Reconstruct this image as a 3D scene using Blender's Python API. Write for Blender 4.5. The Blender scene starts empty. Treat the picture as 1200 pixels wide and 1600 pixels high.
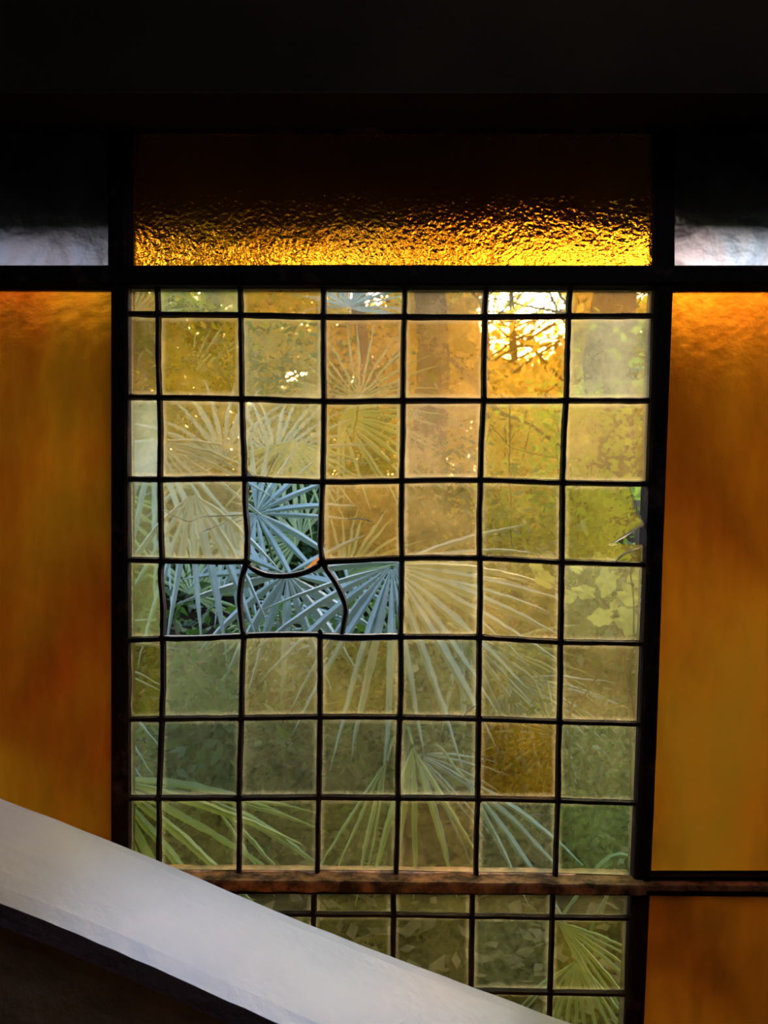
import bpy, bmesh, math, random
from mathutils import Vector, Matrix, noise

# ------------------------------------------------------------------ camera, sky, sun, exposure
S = bpy.context.scene
COL = S.collection
ZC = 1.55                       # eye height
PX = 0.0008                     # size of one photograph pixel on the window plane, one metre from the eye


def at(px, py, Y=0.0):
    d = 1.0 + Y
    return Vector(((px - 600) * PX * d, Y, ZC + (800 - py) * PX * d))


cam_d = bpy.data.cameras.new('camera')
cam_d.sensor_fit = 'VERTICAL'
cam_d.sensor_height = 36.0
cam_d.lens = 36.0 / 1.28
cam_d.clip_start = 0.02
cam_d.clip_end = 200
cam_d.dof.use_dof = True
cam_d.dof.focus_distance = 1.0
cam_d.dof.aperture_fstop = 13.0
cam = bpy.data.objects.new('camera', cam_d)
cam.location = (0, -1.0, ZC)
cam.rotation_euler = (math.radians(90), 0, 0)
COL.objects.link(cam)
S.camera = cam

SUN_EL = math.radians(22.0)
SUN_AZ = math.radians(10.0)     # to the right of straight ahead
world = bpy.data.worlds.new('world')
S.world = world
world.use_nodes = True
wn = world.node_tree
wn.nodes.clear()
sky = wn.nodes.new('ShaderNodeTexSky')
sky.sky_type = 'NISHITA'
sky.sun_disc = False
sky.sun_elevation = SUN_EL
sky.sun_rotation = SUN_AZ
sky.dust_density = 4.0
bg = wn.nodes.new('ShaderNodeBackground')
bg.inputs['Strength'].default_value = 1.3
wo = wn.nodes.new('ShaderNodeOutputWorld')
wn.links.new(sky.outputs[0], bg.inputs[0])
wn.links.new(bg.outputs[0], wo.inputs[0])

sun_d = bpy.data.lights.new('sun', 'SUN')
sun_d.energy = 4.2
sun_d.angle = math.radians(1.5)
sun_d.color = (1.0, 0.80, 0.50)
sun = bpy.data.objects.new('sun', sun_d)
to_sun = Vector((math.sin(SUN_AZ) * math.cos(SUN_EL), math.cos(SUN_AZ) * math.cos(SUN_EL), math.sin(SUN_EL)))
sun.rotation_euler = to_sun.to_track_quat('Z', 'Y').to_euler()
sun.location = (2, 12, 6)
COL.objects.link(sun)

port_d = bpy.data.lights.new('fill_opening_portal', 'AREA')  # portal of the unseen ceiling opening added to light the balustrade cap
port_d.shape = 'RECTANGLE'
port_d.size, port_d.size_y = 0.6, 0.6
port_d.cycles.is_portal = True
port = bpy.data.objects.new('fill_opening_portal', port_d)
port.location = (0.30, -0.80, 2.66)
COL.objects.link(port)

S.view_settings.view_transform = 'Standard'
S.view_settings.look = 'None'
S.view_settings.exposure = 0.08
S.view_settings.gamma = 1.0
S.view_settings.use_curve_mapping = False
S.cycles.use_denoising = True
S.cycles.max_bounces = 12
S.cycles.transmission_bounces = 10
S.cycles.transparent_max_bounces = 12

rnd = random.Random(7)


# ------------------------------------------------------------------ helpers
def link(o, parent=None):
    COL.objects.link(o)
    if parent is not None:
        o.parent = parent
    return o


def tag(o, label=None, cat=None, group=None, kind=None):
    if label: o['label'] = label
    if cat: o['category'] = cat
    if group: o['group'] = group
    if kind: o['kind'] = kind
    return o


def empty(name, loc=(0, 0, 0)):
    e = bpy.data.objects.new(name, None)
    e.empty_display_size = 0.05
    e.location = loc
    return link(e)


def build(name, verts, faces, mats, parent=None, fmat=None, smooth=False):
    """verts in world coordinates; the parent sits at its own location without rotation"""
    if parent is not None:
        p = parent
        off = Vector((0, 0, 0))
        while p is not None:
            off += Vector(p.location)
            p = p.parent
        verts = [Vector(v) - off for v in verts]
    me = bpy.data.meshes.new(name)
    me.from_pydata([tuple(v) for v in verts], [], faces)
    if not isinstance(mats, (list, tuple)): mats = [mats]
    for m in mats: me.materials.append(m)
    if fmat:
        me.polygons.foreach_set('material_index', fmat)
    if smooth:
        me.polygons.foreach_set('use_smooth', [True] * len(faces))
    me.update()
    return link(bpy.data.objects.new(name, me), parent)


def box(x0, x1, y0, y1, z0, z1):
    v = [(x0, y0, z0), (x1, y0, z0), (x1, y1, z0), (x0, y1, z0), (x0, y0, z1), (x1, y0, z1), (x1, y1, z1), (x0, y1, z1)]
    f = [(0, 3, 2, 1), (4, 5, 6, 7), (0, 1, 5, 4), (1, 2, 6, 5), (2, 3, 7, 6), (3, 0, 4, 7)]
    return v, f


def merge(parts):
    V, F = [], []
    for v, f in parts:
        n = len(V)
        V += list(v)
        F += [tuple(i + n for i in q) for q in f]
    return V, F


def tube(pts, radii, n=7, cap=True):
    V, F = [], []
    pts = [Vector(p) for p in pts]
    prev = None
    for i, p in enumerate(pts):
        t = (pts[min(i + 1, len(pts) - 1)] - pts[max(i - 1, 0)]).normalized()
        a = prev if prev is not None else (Vector((0, 0, 1)) if abs(t.z) < 0.9 else Vector((1, 0, 0)))
        u = (a - t * a.dot(t)).normalized()
        prev = u
        w = t.cross(u)
        r = radii[i] if isinstance(radii, (list, tuple)) else radii
        for k in range(n):
            an = 2 * math.pi * k / n
            V.append(p + (u * math.cos(an) + w * math.sin(an)) * r)
    for i in range(len(pts) - 1):
        for k in range(n):
            a, b = i * n + k, i * n + (k + 1) % n
            F.append((a, b, b + n, a + n))
    if cap:
        F.append(tuple(reversed(range(n))))
        F.append(tuple(range((len(pts) - 1) * n, len(pts) * n)))
    return V, F


def smoothpts(pts, n=6):
    """Catmull-Rom through 2D/3D points"""
    P = [Vector(p) for p in pts]
    out = []
    for i in range(len(P) - 1):
        p0 = P[i - 1] if i > 0 else P[i] * 2 - P[i + 1]
        p1, p2 = P[i], P[i + 1]
        p3 = P[i + 2] if i + 2 < len(P) else P[i + 1] * 2 - P[i]
        for k in range(n):
            t = k / n
            out.append(0.5 * ((2 * p1) + (p2 - p0) * t + (2 * p0 - 5 * p1 + 4 * p2 - p3) * t * t + (3 * p1 - p0 - 3 * p2 + p3) * t ** 3))
    out.append(P[-1])
    return out


# ------------------------------------------------------------------ materials
class NT:
    def __init__(s, name):
        s.m = bpy.data.materials.new(name)
        s.m.use_nodes = True
        s.t = s.m.node_tree
        s.t.nodes.clear()
        s.out = s.n('ShaderNodeOutputMaterial')

    def n(s, typ, **kw):
        nd = s.t.nodes.new(typ)
        for k, v in kw.items():
            if k.startswith('i_'):
                key = k[2:].replace('_', ' ')
                nd.inputs[key].default_value = v
            else:
                setattr(nd, k, v)
        return nd

    def l(s, a, b):
        s.t.links.new(a, b)

    def coord(s, which='Object', scale=None, rand=False):
        tc = s.n('ShaderNodeTexCoord')
        o = tc.outputs[which]
        if rand:
            oi = s.n('ShaderNodeObjectInfo')
            mu = s.n('ShaderNodeMath', operation='MULTIPLY')
            mu.inputs[1].default_value = 37.0
            s.l(oi.outputs['Random'], mu.inputs[0])
            ad = s.n('ShaderNodeVectorMath', operation='ADD')
            s.l(o, ad.inputs[0])
            s.l(mu.outputs[0], ad.inputs[1])
            o = ad.outputs[0]
        if scale:
            mp = s.n('ShaderNodeMapping')
            mp.inputs['Scale'].default_value = scale
            s.l(o, mp.inputs['Vector'])
            o = mp.outputs[0]
        return o

    def noise(s, co, scale, detail=4, rough=0.55):
        nz = s.n('ShaderNodeTexNoise')
        nz.inputs['Scale'].default_value = scale
        nz.inputs['Detail'].default_value = detail
        nz.inputs['Roughness'].default_value = rough
        s.l(co, nz.inputs['Vector'])
        return nz.outputs['Fac']

    def ramp(s, fac, stops):
        r = s.n('ShaderNodeValToRGB')
        cr = r.color_ramp
        while len(cr.elements) < len(stops): cr.elements.new(0.5)
        for e, (p, c) in zip(cr.elements, stops):
            e.position = p
            e.color = (c, c, c, 1) if isinstance(c, (int, float)) else (*c, 1)
        s.l(fac, r.inputs[0])
        return r.outputs[0]

    def math(s, op, a, b=None, clamp=False):
        m = s.n('ShaderNodeMath', operation=op)
        m.use_clamp = clamp
        for i, x in enumerate((a, b)):
            if x is None: continue
            if isinstance(x, (int, float)): m.inputs[i].default_value = x
            else: s.l(x, m.inputs[i])
        return m.outputs[0]

    def mixc(s, fac, a, b, mode='MIX'):
        m = s.n('ShaderNodeMix', data_type='RGBA', blend_type=mode)
        for k, x in ((0, fac), (6, a), (7, b)):
            if isinstance(x, (int, float)): m.inputs[k].default_value = x
            elif isinstance(x, tuple): m.inputs[k].default_value = (*x, 1)
            else: s.l(x, m.inputs[k])
        return m.outputs[2]

    def bump(s, h, dist, strength=1.0):
        b = s.n('ShaderNodeBump')
        b.inputs['Strength'].default_value = strength
        b.inputs['Distance'].default_value = dist
        s.l(h, b.inputs['Height'])
        return b.outputs[0]

    def mixs(s, fac, a, b):
        m = s.n('ShaderNodeMixShader')
        if isinstance(fac, (int, float)): m.inputs[0].default_value = fac
        else: s.l(fac, m.inputs[0])
        s.l(a, m.inputs[1])
        s.l(b, m.inputs[2])
        return m.outputs[0]

    def done(s, sh):
        s.l(sh, s.out.inputs['Surface'])
        return s.m


def principled(name, colour, rough=0.6, spec=0.5, nscale=None, dark=0.6, bumpd=0.0, bscale=None, coord='Object', stretch=None):
    t = NT(name)
    co = t.coord(coord, scale=stretch)
    p = t.n('ShaderNodeBsdfPrincipled')
    p.inputs['Roughness'].default_value = rough
    p.inputs['Specular IOR Level'].default_value = spec
    p.inputs['Base Color'].default_value = (*colour, 1)
    if nscale:
        f = t.noise(co, nscale, 6)
        c = t.ramp(f, [(0.3, tuple(x * dark for x in colour)), (0.7, colour)])
        t.l(c, p.inputs['Base Color'])
    if bumpd:
        t.l(t.bump(t.noise(co, bscale or 60, 6), bumpd), p.inputs['Normal'])
    return t.done(p.outputs[0])


def flaked(name, base, patch, lo, hi, scale):
    t = NT(name)
    co = t.coord('Object')
    f = t.ramp(t.noise(co, scale, 7, 0.65), [(lo, base), (hi, patch)])
    p = t.n('ShaderNodeBsdfPrincipled')
    p.inputs['Roughness'].default_value = 0.75
    p.inputs['Specular IOR Level'].default_value = 0.1
    t.l(f, p.inputs['Base Color'])
    t.l(t.bump(t.noise(co, 110, 5), 0.0015), p.inputs['Normal'])
    return t.done(p.outputs[0])


def mat_inner_glass():
    t = NT('clear inner glass face')
    r = t.n('ShaderNodeBsdfRefraction')
    r.inputs['IOR'].default_value = 1.45
    r.inputs['Roughness'].default_value = 0.0
    return t.done(r.outputs[0])


def mat_pane():
    """outer face of the small panes: tinted glass under a film of grime that light falls through"""
    t = NT('weathered leaded glass')
    oi = t.n('ShaderNodeObjectInfo')
    co = t.coord('Object', rand=True)
    tint = oi.outputs['Color']
    alpha = oi.outputs['Alpha']
    wob = t.noise(co, 26, 2, 0.4)
    r = t.n('ShaderNodeBsdfRefraction')
    r.inputs['IOR'].default_value = 1.45
    r.inputs['Roughness'].default_value = 0.035
    t.l(t.mixc(0.75, (0.95, 0.95, 0.93), tint), r.inputs['Color'])
    t.l(t.bump(wob, 0.00022), r.inputs['Normal'])
    # dirt film: fine grime, blotches, rim
    g = t.n('ShaderNodeTexCoord').outputs['Generated']
    sep = t.n('ShaderNodeSeparateXYZ')
    t.l(g, sep.inputs[0])
    ex = t.math('MINIMUM', sep.outputs[0], t.math('SUBTRACT', 1.0, sep.outputs[0]))
    ez = t.math('MINIMUM', sep.outputs[2], t.math('SUBTRACT', 1.0, sep.outputs[2]))
    e = t.math('MINIMUM', ex, ez)
    e = t.math('ADD', e, t.math('MULTIPLY', t.math('SUBTRACT', t.noise(co, 90, 3), 0.5), 0.03))
    rim = t.ramp(e, [(0.035, 1.0), (0.08, 0.0)])
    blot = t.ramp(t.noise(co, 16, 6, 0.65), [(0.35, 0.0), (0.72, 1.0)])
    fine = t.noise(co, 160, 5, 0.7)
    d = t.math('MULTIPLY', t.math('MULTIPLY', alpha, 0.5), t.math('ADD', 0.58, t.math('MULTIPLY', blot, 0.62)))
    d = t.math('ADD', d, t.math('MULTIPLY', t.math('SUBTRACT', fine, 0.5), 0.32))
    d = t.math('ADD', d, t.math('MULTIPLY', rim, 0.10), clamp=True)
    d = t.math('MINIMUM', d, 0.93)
    spot = t.ramp(t.noise(co, 55, 4, 0.6), [(0.66, 1.0), (0.74, 0.45)])
    mould = t.ramp(t.noise(co, 9, 5, 0.6), [(0.36, (0.66, 0.68, 0.56)), (0.62, (1.0, 1.0, 1.0))])
    c = t.mixc(1.0, tint, mould, 'MULTIPLY')
    c = t.mixc(1.0, c, spot, 'MULTIPLY')
    c = t.mixc(t.math('MULTIPLY', rim, 0.4), c, (0.80, 0.70, 0.52))
    tr = t.n('ShaderNodeBsdfTranslucent')
    c = t.mixc(1.0, c, (1.0, 0.90, 0.70), 'MULTIPLY')
    t.l(c, tr.inputs['Color'])
    return t.done(t.mixs(d, r.outputs[0], tr.outputs[0]))


def mat_amber(name, body, deep, rough, bscale, bdist, film, nscale=4.0, vmin=1.0):
    t = NT(name)
    co = t.coord('Object')
    st = t.coord('Object', scale=(1.0, 1.0, 0.55))
    hue = t.ramp(t.noise(st, nscale, 4, 0.55), [(0.38, deep), (0.54, body), (0.68, tuple(x * y for x, y in zip(body, (.80, 1.12, 1.3))))])
    val = t.ramp(t.noise(t.coord('Object', scale=(1.5, 1.0, 0.5)), nscale * 0.9, 5, 0.6), [(0.38, vmin), (0.60, 1.0)])
    hue = t.mixc(1.0, hue, val, 'MULTIPLY')
    fine = t.noise(co, bscale, 3, 0.5)
    vo = t.n('ShaderNodeTexVoronoi', feature='SMOOTH_F1')
    vo.inputs['Scale'].default_value = bscale * 0.9
    t.l(co, vo.inputs['Vector'])
    h = t.math('ADD', fine, t.math('MULTIPLY', vo.outputs['Distance'], 0.6))
    h = t.math('ADD', h, t.math('MULTIPLY', t.noise(co, bscale * 0.18, 2), 2.0))
    nrm = t.bump(h, bdist)
    r = t.n('ShaderNodeBsdfRefraction')
    r.inputs['IOR'].default_value = 1.45
    r.inputs['Roughness'].default_value = rough
    t.l(hue, r.inputs['Color'])
    t.l(nrm, r.inputs['Normal'])
    tr = t.n('ShaderNodeBsdfTranslucent')
    t.l(hue, tr.inputs['Color'])
    t.l(nrm, tr.inputs['Normal'])
    return t.done(t.mixs(film, r.outputs[0], tr.outputs[0]))


def mat_leaf(name, c1, c2, trans, rough=0.35, nscale=3.0, sheen=0.5, mix=0.45, vein=None):
    t = NT(name)
    co = t.coord('Object')
    f = t.noise(co, nscale, 4, 0.7)
    c = t.ramp(f, [(0.35, c1), (0.65, c2)])
    p = t.n('ShaderNodeBsdfPrincipled')
    p.inputs['Roughness'].default_value = rough
    p.inputs['Specular IOR Level'].default_value = sheen
    t.l(c, p.inputs['Base Color'])
    t.l(t.bump(t.noise(co, 120, 2), 0.0015, 0.5), p.inputs['Normal'])
    tr = t.n('ShaderNodeBsdfTranslucent')
    tr.inputs['Color'].default_value = (*trans, 1)
    return t.done(t.mixs(mix, p.outputs[0], tr.outputs[0]))


M_in = mat_inner_glass()
M_pane = mat_pane()
M_hammer = mat_amber('hammered amber glass', (0.80, 0.30, 0.018), (0.62, 0.18, 0.008), 0.19, 210, 0.0018, 0.035, 5)
M_amber_l = mat_amber('streaky amber glass with orange', (0.24, 0.082, 0.003), (0.24, 0.036, 0.002), 0.32, 70, 0.0006, 0.45, 4.2, 0.42)
M_amber_r = mat_amber('streaky amber glass', (0.22, 0.070, 0.003), (0.18, 0.040, 0.002), 0.36, 90, 0.0005, 0.45, 3.8, 0.45)
M_white = mat_amber('cloudy white rippled glass', (0.080, 0.077, 0.104), (0.035, 0.034, 0.047), 0.46, 30, 0.0045, 0.12, 9)
M_lead = principled('dark lead came', (0.032, 0.013, 0.008), 0.6, 0.15, 60, 0.4, 0.0012, 180)
M_bright_lead = principled('scraped bright lead', (0.30, 0.28, 0.34), 0.35, 0.6, 90, 0.4, 0.001, 200)
M_frame = flaked('black painted iron frame', (0.016, 0.006, 0.003), (0.10, 0.045, 0.025), 0.56, 0.72, 22)
M_rust = flaked('rusty brown ledge', (0.06, 0.025, 0.012), (0.36, 0.155, 0.065), 0.42, 0.62, 38)
M_lintel = principled('dark stained lintel', (0.045, 0.024, 0.012), 0.9, 0.03, 6, 0.7, 0.002, 30)
M_plaster_w = principled('white painted plaster cap', (0.36, 0.36, 0.38), 0.42, 0.45, 9, 0.9, 0.0007, 70)
M_plaster_d = principled('brown stained plaster', (0.80, 0.45, 0.22), 0.85, 0.2, 14, 0.55, 0.004, 30)
M_nosing = principled('plum brown cap edge', (0.42, 0.27, 0.28), 0.7, 0.25, 20, 0.6, 0.003, 60)
M_room = principled('dim plaster wall', (0.30, 0.25, 0.20), 0.9, 0.1, 2, 0.85)
M_outer = principled('grey render outside', (0.16, 0.12, 0.09), 0.9, 0.1, 5, 0.7, 0.004, 30)
M_crack = principled('broken glass edge', (0.95, 0.9, 0.82), 0.15, 0.8)
M_crack.node_tree.nodes['Principled BSDF'].inputs['Transmission Weight'].default_value = 0.35
M_soil = principled('leaf litter soil', (0.05, 0.034, 0.020), 0.95, 0.1, 9, 0.45, 0.03, 14)
M_bark = principled('brown bark', (0.16, 0.095, 0.06), 0.9, 0.1, 7, 0.5, 0.02, 22, stretch=(3, 3, 0.6))
M_bark2 = principled('grey brown bark', (0.20, 0.14, 0.10), 0.9, 0.1, 9, 0.5, 0.02, 30, stretch=(3, 3, 0.6))
M_frond = mat_leaf('palm frond blue green', (0.20, 0.30, 0.29), (0.33, 0.45, 0.44), (0.16, 0.30, 0.08), 0.26, 7, 0.9, 0.15)
M_frond_y = mat_leaf('palm frond fresh green', (0.22, 0.31, 0.12), (0.36, 0.46, 0.20), (0.34, 0.46, 0.08), 0.32, 7, 0.8, 0.3)
M_petiole = principled('green petiole', (0.12, 0.19, 0.07), 0.5, 0.4, 10, 0.7)
M_leaf_dark = mat_leaf('dark shrub leaf', (0.02, 0.06, 0.02), (0.05, 0.12, 0.03), (0.10, 0.22, 0.02), 0.4, 2.5, 0.5, 0.35)
M_leaf_green = mat_leaf('sunlit green leaf', (0.12, 0.20, 0.03), (0.28, 0.36, 0.06), (0.62, 0.74, 0.09), 0.45, 1.5, 0.4, 0.55)
M_leaf_gold = mat_leaf('golden autumn leaf', (0.38, 0.27, 0.04), (0.55, 0.38, 0.09), (1.0, 0.74, 0.14), 0.45, 1.5, 0.4, 0.6)
M_leaf_vine = mat_leaf('pale vine leaf', (0.24, 0.29, 0.12), (0.32, 0.36, 0.17), (0.30, 0.36, 0.12), 0.5, 12, 0.3, 0.5)
M_litter = mat_leaf('fallen leaves', (0.13, 0.08, 0.04), (0.30, 0.20, 0.10), (0.2, 0.12, 0.05), 0.6, 20, 0.3, 0.2)

# ------------------------------------------------------------------ ground outside


def gz(x, y):
    if y < 4.2:
        z = 0.30 + 0.29 * max(0, y - 0.5)
    else:
        z = 0.30 + 0.29 * 3.7 + 0.06 * (y - 4.2)
    return z + 0.05 * noise.noise(Vector((x * 0.8, y * 0.8, 0))) + 0.02 * noise.noise(Vector((x * 3, y * 3, 4)))


NX, NY = 70, 60
gv, gf = [], []
for j in range(NY + 1):
    y = 0.25 + (j / NY) ** 1.6 * 32
    for i in range(NX + 1):
        x = (i / NX - 0.5) * (6 + y * 2.2)
        gv.append((x, y, gz(x, y)))
for j in range(NY):
    for i in range(NX):
        a = j * (NX + 1) + i
        gf.append((a, a + 1, a + NX + 2, a + NX + 1))
g = build('ground', gv, gf, M_soil, smooth=True)
tag(g, 'brown leaf littered garden slope rising beyond the window', 'ground', kind='structure')

# fallen leaves nobody could count
lv, lf = [], []
for i in range(9000):
    y = 0.6 + rnd.random() ** 1.5 * 9
    x = (rnd.random() - 0.5) * (3 + 1.6 * y)
    r = rnd.uniform(0.015, 0.045)
    c = Vector((x, y, gz(x, y) + 0.012))
    a = rnd.uniform(0, 6.28)
    u = Vector((math.cos(a), math.sin(a), rnd.uniform(-.4, .6))) * r
    w = Vector((-math.sin(a), math.cos(a), rnd.uniform(-.4, .6))) * r * 0.55
    n = len(lv)
    lv += [c - u, c + w, c + u, c - w]
    lf.append((n, n + 1, n + 2, n + 3))
o = build('fallen_leaves', lv, lf, M_litter)
tag(o, 'brown fallen leaves scattered over the garden slope', 'leaves', kind='stuff')

# ------------------------------------------------------------------ room shell
v, f = box(-2.2, 2.2, -3.0, 0.06, -0.12, 0.0)
tag(build('floor', v, f, M_room), 'dark floor of the stair hall below the window', 'floor', kind='structure')
CH = 2.55
SX0, SX1, SY0, SY1 = 0.0, 0.6, -1.1, -0.5       # unseen ceiling opening added for cool light on the cap
v, f = merge([box(-2.2, SX0, -3.0, 0.06, CH, CH + .08), box(SX1, 2.2, -3.0, 0.06, CH, CH + .08),
              box(SX0, SX1, -3.0, SY0, CH, CH + .08), box(SX0, SX1, SY1, 0.06, CH, CH + .08)])
tag(build('ceiling', v, f, M_room), 'unlit ceiling of the stair hall with an unseen opening added for fill light', 'ceiling', kind='structure')
v, f = box(-2.3, -2.2, -3.0, 0.06, 0, CH)
tag(build('wall_left', v, f, M_room), 'unlit side wall to the left of the stair', 'wall', kind='structure')
v, f = box(2.2, 2.3, -3.0, 0.06, 0, CH)
tag(build('wall_right', v, f, M_room), 'unlit side wall to the right of the stair', 'wall', kind='structure')
v, f = box(-2.3, 2.3, -3.1, -3.0, 0, CH)
tag(build('wall_back', v, f, M_room), 'unlit rear wall of the stair hall', 'wall', kind='structure')

WL, WR = at(-180, 0).x, at(1380, 0).x       # window opening
WT, WB = at(0, 166).z, at(0, 1860).z
v, f = merge([box(-2.2, WL, -0.02, 0.06, 0, CH), box(WR, 2.2, -0.02, 0.06, 0, CH),
              box(WL, WR, -0.02, 0.06, 0, WB), box(WL, WR, -0.02, 0.06, WT, CH)])
tag(build('wall_front', v, f, M_room), 'dark inner wall surrounding the leaded window', 'wall', kind='structure')

# outer skin of the wall with a shallow arch over the opening
AY0, AY1 = 0.26, 0.36
arc = []
for i in range(25):
    u = -1 + 2 * i / 24
    arc.append((u * 1.05, ZC + 0.457 - 0.02 * u * u))
V, F = [], []
for (x, z) in arc:
    V += [(x, AY0, z), (x, AY1, z), (x, AY0, CH), (x, AY1, CH)]
for i in range(24):
    a = i * 4
    F += [(a, a + 4, a + 5, a + 1), (a, a + 2, a + 6, a + 4), (a + 1, a + 5, a + 7, a + 3), (a + 2, a + 3, a + 7, a + 6)]
F += [(0, 1, 3, 2), (96, 98, 99, 97)]
side = merge([(V, F), box(-2.4, -1.05, AY0, AY1, 0, CH), box(1.05, 2.4, AY0, AY1, 0, CH)])
tag(build('wall_outer', *side, M_outer), 'shadowed outer arch shading the top of the amber transom', 'wall', kind='structure')
v, f = box(-2.4, 2.4, 0.06, 0.37, CH, CH + .08)
tag(build('roof_slab', v, f, M_outer), 'roof slab closing the gap between inner wall and outer arch', 'roof', kind='structure')

# unseen cool fill light added in the ceiling to put bluish light on the cap
dl = empty('cap_fill_fitting', (-0.12, -0.50, CH))
tag(dl, 'unseen round fill light added in the ceiling to cool the balustrade cap', 'fill light')
V, F = [], []
for (rr, zz) in ((0.060, 0.0), (0.066, -0.006), (0.046, -0.008), (0.040, 0.0), (0.034, -0.001)):
    for k in range(24):
        V.append(Vector((-0.12 + rr * math.cos(k * math.pi / 12), -0.50 + rr * math.sin(k * math.pi / 12), CH + zz - .001)))
for i in range(4):
    for k in range(24):
        F.append((i * 24 + k, i * 24 + (k + 1) % 24, (i + 1) * 24 + (k + 1) % 24, (i + 1) * 24 + k))
F.append(tuple(range(96, 120)))
build('bezel', V, F, M_plaster_w, dl)
sp_d = bpy.data.lights.new('cap_fill_spot', 'SPOT')
sp_d.energy = 72
sp_d.color = (0.38, 0.58, 1.0)
sp_d.spot_size = math.radians(21)
sp_d.spot_blend = 1.0
sp_d.shadow_soft_size = 0.03
spo = bpy.data.objects.new('cap_fill_spot', sp_d)
spo.location = (-0.12, -0.50, CH - 0.02)
aim = Vector((-0.06, -0.34, 1.16)) - spo.location
spo.rotation_euler = aim.to_track_quat('-Z', 'Y').to_euler()
COL.objects.link(spo)

# lintel and head trim
p = at(0, 146, -0.10)
v, f = box(-2.2, 2.2, -0.10, -0.02, p.z, CH)
tag(build('trim_1', v, f, M_lintel), 'deep dark brown lintel spanning the top of the view', 'lintel', kind='structure')
head = empty('trim_2', (0, -0.02, at(0, 160).z))
tag(head, 'blackened head strip between lintel and transom glass', 'trim', kind='structure')
v, f = box(WL, WR, -0.05, 0.0, at(0, 178, -0.05).z, at(0, 150, -0.05).z)
build('head_strip', v, f, M_frame, head)
for (cx, cy, w) in ((711, 153, 10), (842, 152, 6), (676, 153, 5), (140, 154, 12), (300, 155, 7), (508, 154, 6), (975, 153, 5)):  # pale flecks stand in for specks of light leaking through the joint
    q = at(cx, cy, -0.052)
    a, b = w * PX * 0.5, 1.3 * PX
    vv = [q + Vector((-a, 0, -b * .5)), q + Vector((-a * .2, -.0015, -b)), q + Vector((a, 0, -b * .3)), q + Vector((a * .6, -.001, b)), q + Vector((-a * .6, -.001, b * .8)), q + Vector((0, .002, 0))]
    tag(build('leak_speck', vv, [(0, 1, 2, 3, 4), (0, 5, 1), (1, 5, 2), (2, 5, 3), (3, 5, 4), (4, 5, 0)], M_bright_lead, head), 'pale fleck painted in for light leaking through the joint')


# ------------------------------------------------------------------ iron frame bars
def bar_v(name, label, ptsL, ptsR, y0=-0.010, y1=0.022, mat=M_frame, wob=0.0006):
    """upright bar: left and right outlines as (px, py) lists of the same length"""
    L = smoothpts([(a, b, 0) for a, b in ptsL], 8)
    R = smoothpts([(a, b, 0) for a, b in ptsR], 8)
    V, F = [], []
    for a, b in zip(L, R):
        pa, pb = at(a.x, a.y), at(b.x, b.y)
        ja = wob * noise.noise(Vector((pa.z * 60, 1, 0)))
        jb = wob * noise.noise(Vector((pa.z * 60, 9, 0)))
        xa, xb = pa.x + ja, pb.x + jb
        c = (xb - xa) * 0.16
        V += [(xa, y0 + c, pa.z), (xa + c, y0, pa.z), (xb - c, y0, pb.z), (xb, y0 + c, pb.z), (xb, y1, pb.z), (xa, y1, pa.z)]
    n = len(L)
    for i in range(n - 1):
        for k in range(6):
            A, B = i * 6 + k, i * 6 + (k + 1) % 6
            F.append((A, A + 6, B + 6, B))
    F += [tuple(range(6)), tuple(reversed(range((n - 1) * 6, n * 6)))]
    return tag(build(name, V, F, mat), label, 'mullion', kind='structure')


def bar_h(name, label, ptsT, ptsB, y0=-0.012, y1=0.022, mat=M_frame, cat='transom bar', wob=0.0005):
    T = smoothpts([(a, b, 0) for a, b in ptsT], 10)
    B = smoothpts([(a, b, 0) for a, b in ptsB], 10)
    V, F = [], []
    for a, b in zip(T, B):
        pa, pb = at(a.x, a.y), at(b.x, b.y)
        za = pa.z + wob * noise.noise(Vector((pa.x * 50, 3, 0)))
        zb = pb.z + wob * noise.noise(Vector((pa.x * 50, 7, 0)))
        c = (za - zb) * 0.14
        V += [(pa.x, y0 + c, za), (pa.x, y1, za), (pb.x, y1, zb), (pb.x, y0 + c, zb), (pb.x, y0, zb + c), (pa.x, y0, za - c)]
    n = len(T)
    for i in range(n - 1):
        for k in range(6):
            A, C = i * 6 + k, i * 6 + (k + 1) % 6
            F.append((A, A + 6, C + 6, C))
    F += [tuple(range(6)), tuple(reversed(range((n - 1) * 6, n * 6)))]
    return tag(build(name, V, F, mat), label, cat, kind='structure')


bar_v('trim_3', 'black upright bar between left amber pane and leaded panes',
      [(172, 160), (173, 415), (177, 450), (178, 800), (178, 1100), (180, 1400), (180, 1860)],
      [(204, 160), (203, 415), (203, 450), (202, 800), (203, 1100), (203, 1400), (203, 1860)])
bar_v('trim_4', 'black upright bar between leaded panes and right amber panes',
      [(1024, 160), (1023, 415), (1020, 450), (1009, 800), (1000, 1100), (989, 1350), (982, 1440), (970, 1700), (962, 1860)],
      [(1050, 160), (1050, 415), (1048, 450), (1035, 800), (1025, 1100), (1015, 1350), (1010, 1440), (998, 1700), (990, 1860)])
bar_v('trim_5', 'outer upright stile closing the left amber pane', [(-210, 160), (-210, 900), (-210, 1860)], [(-165, 160), (-165, 900), (-165, 1860)])
bar_v('trim_6', 'outer upright stile closing the right amber panes', [(1365, 160), (1365, 900), (1365, 1860)], [(1410, 160), (1410, 900), (1410, 1860)])
bar_h('trim_7', 'black horizontal bar under the hammered amber transom',
      [(-190, 420), (180, 419), (600, 418), (1020, 420), (1390, 423)], [(-190, 447), (180, 449), (600, 450), (1020, 450), (1390, 450)], y0=-0.014)
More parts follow.
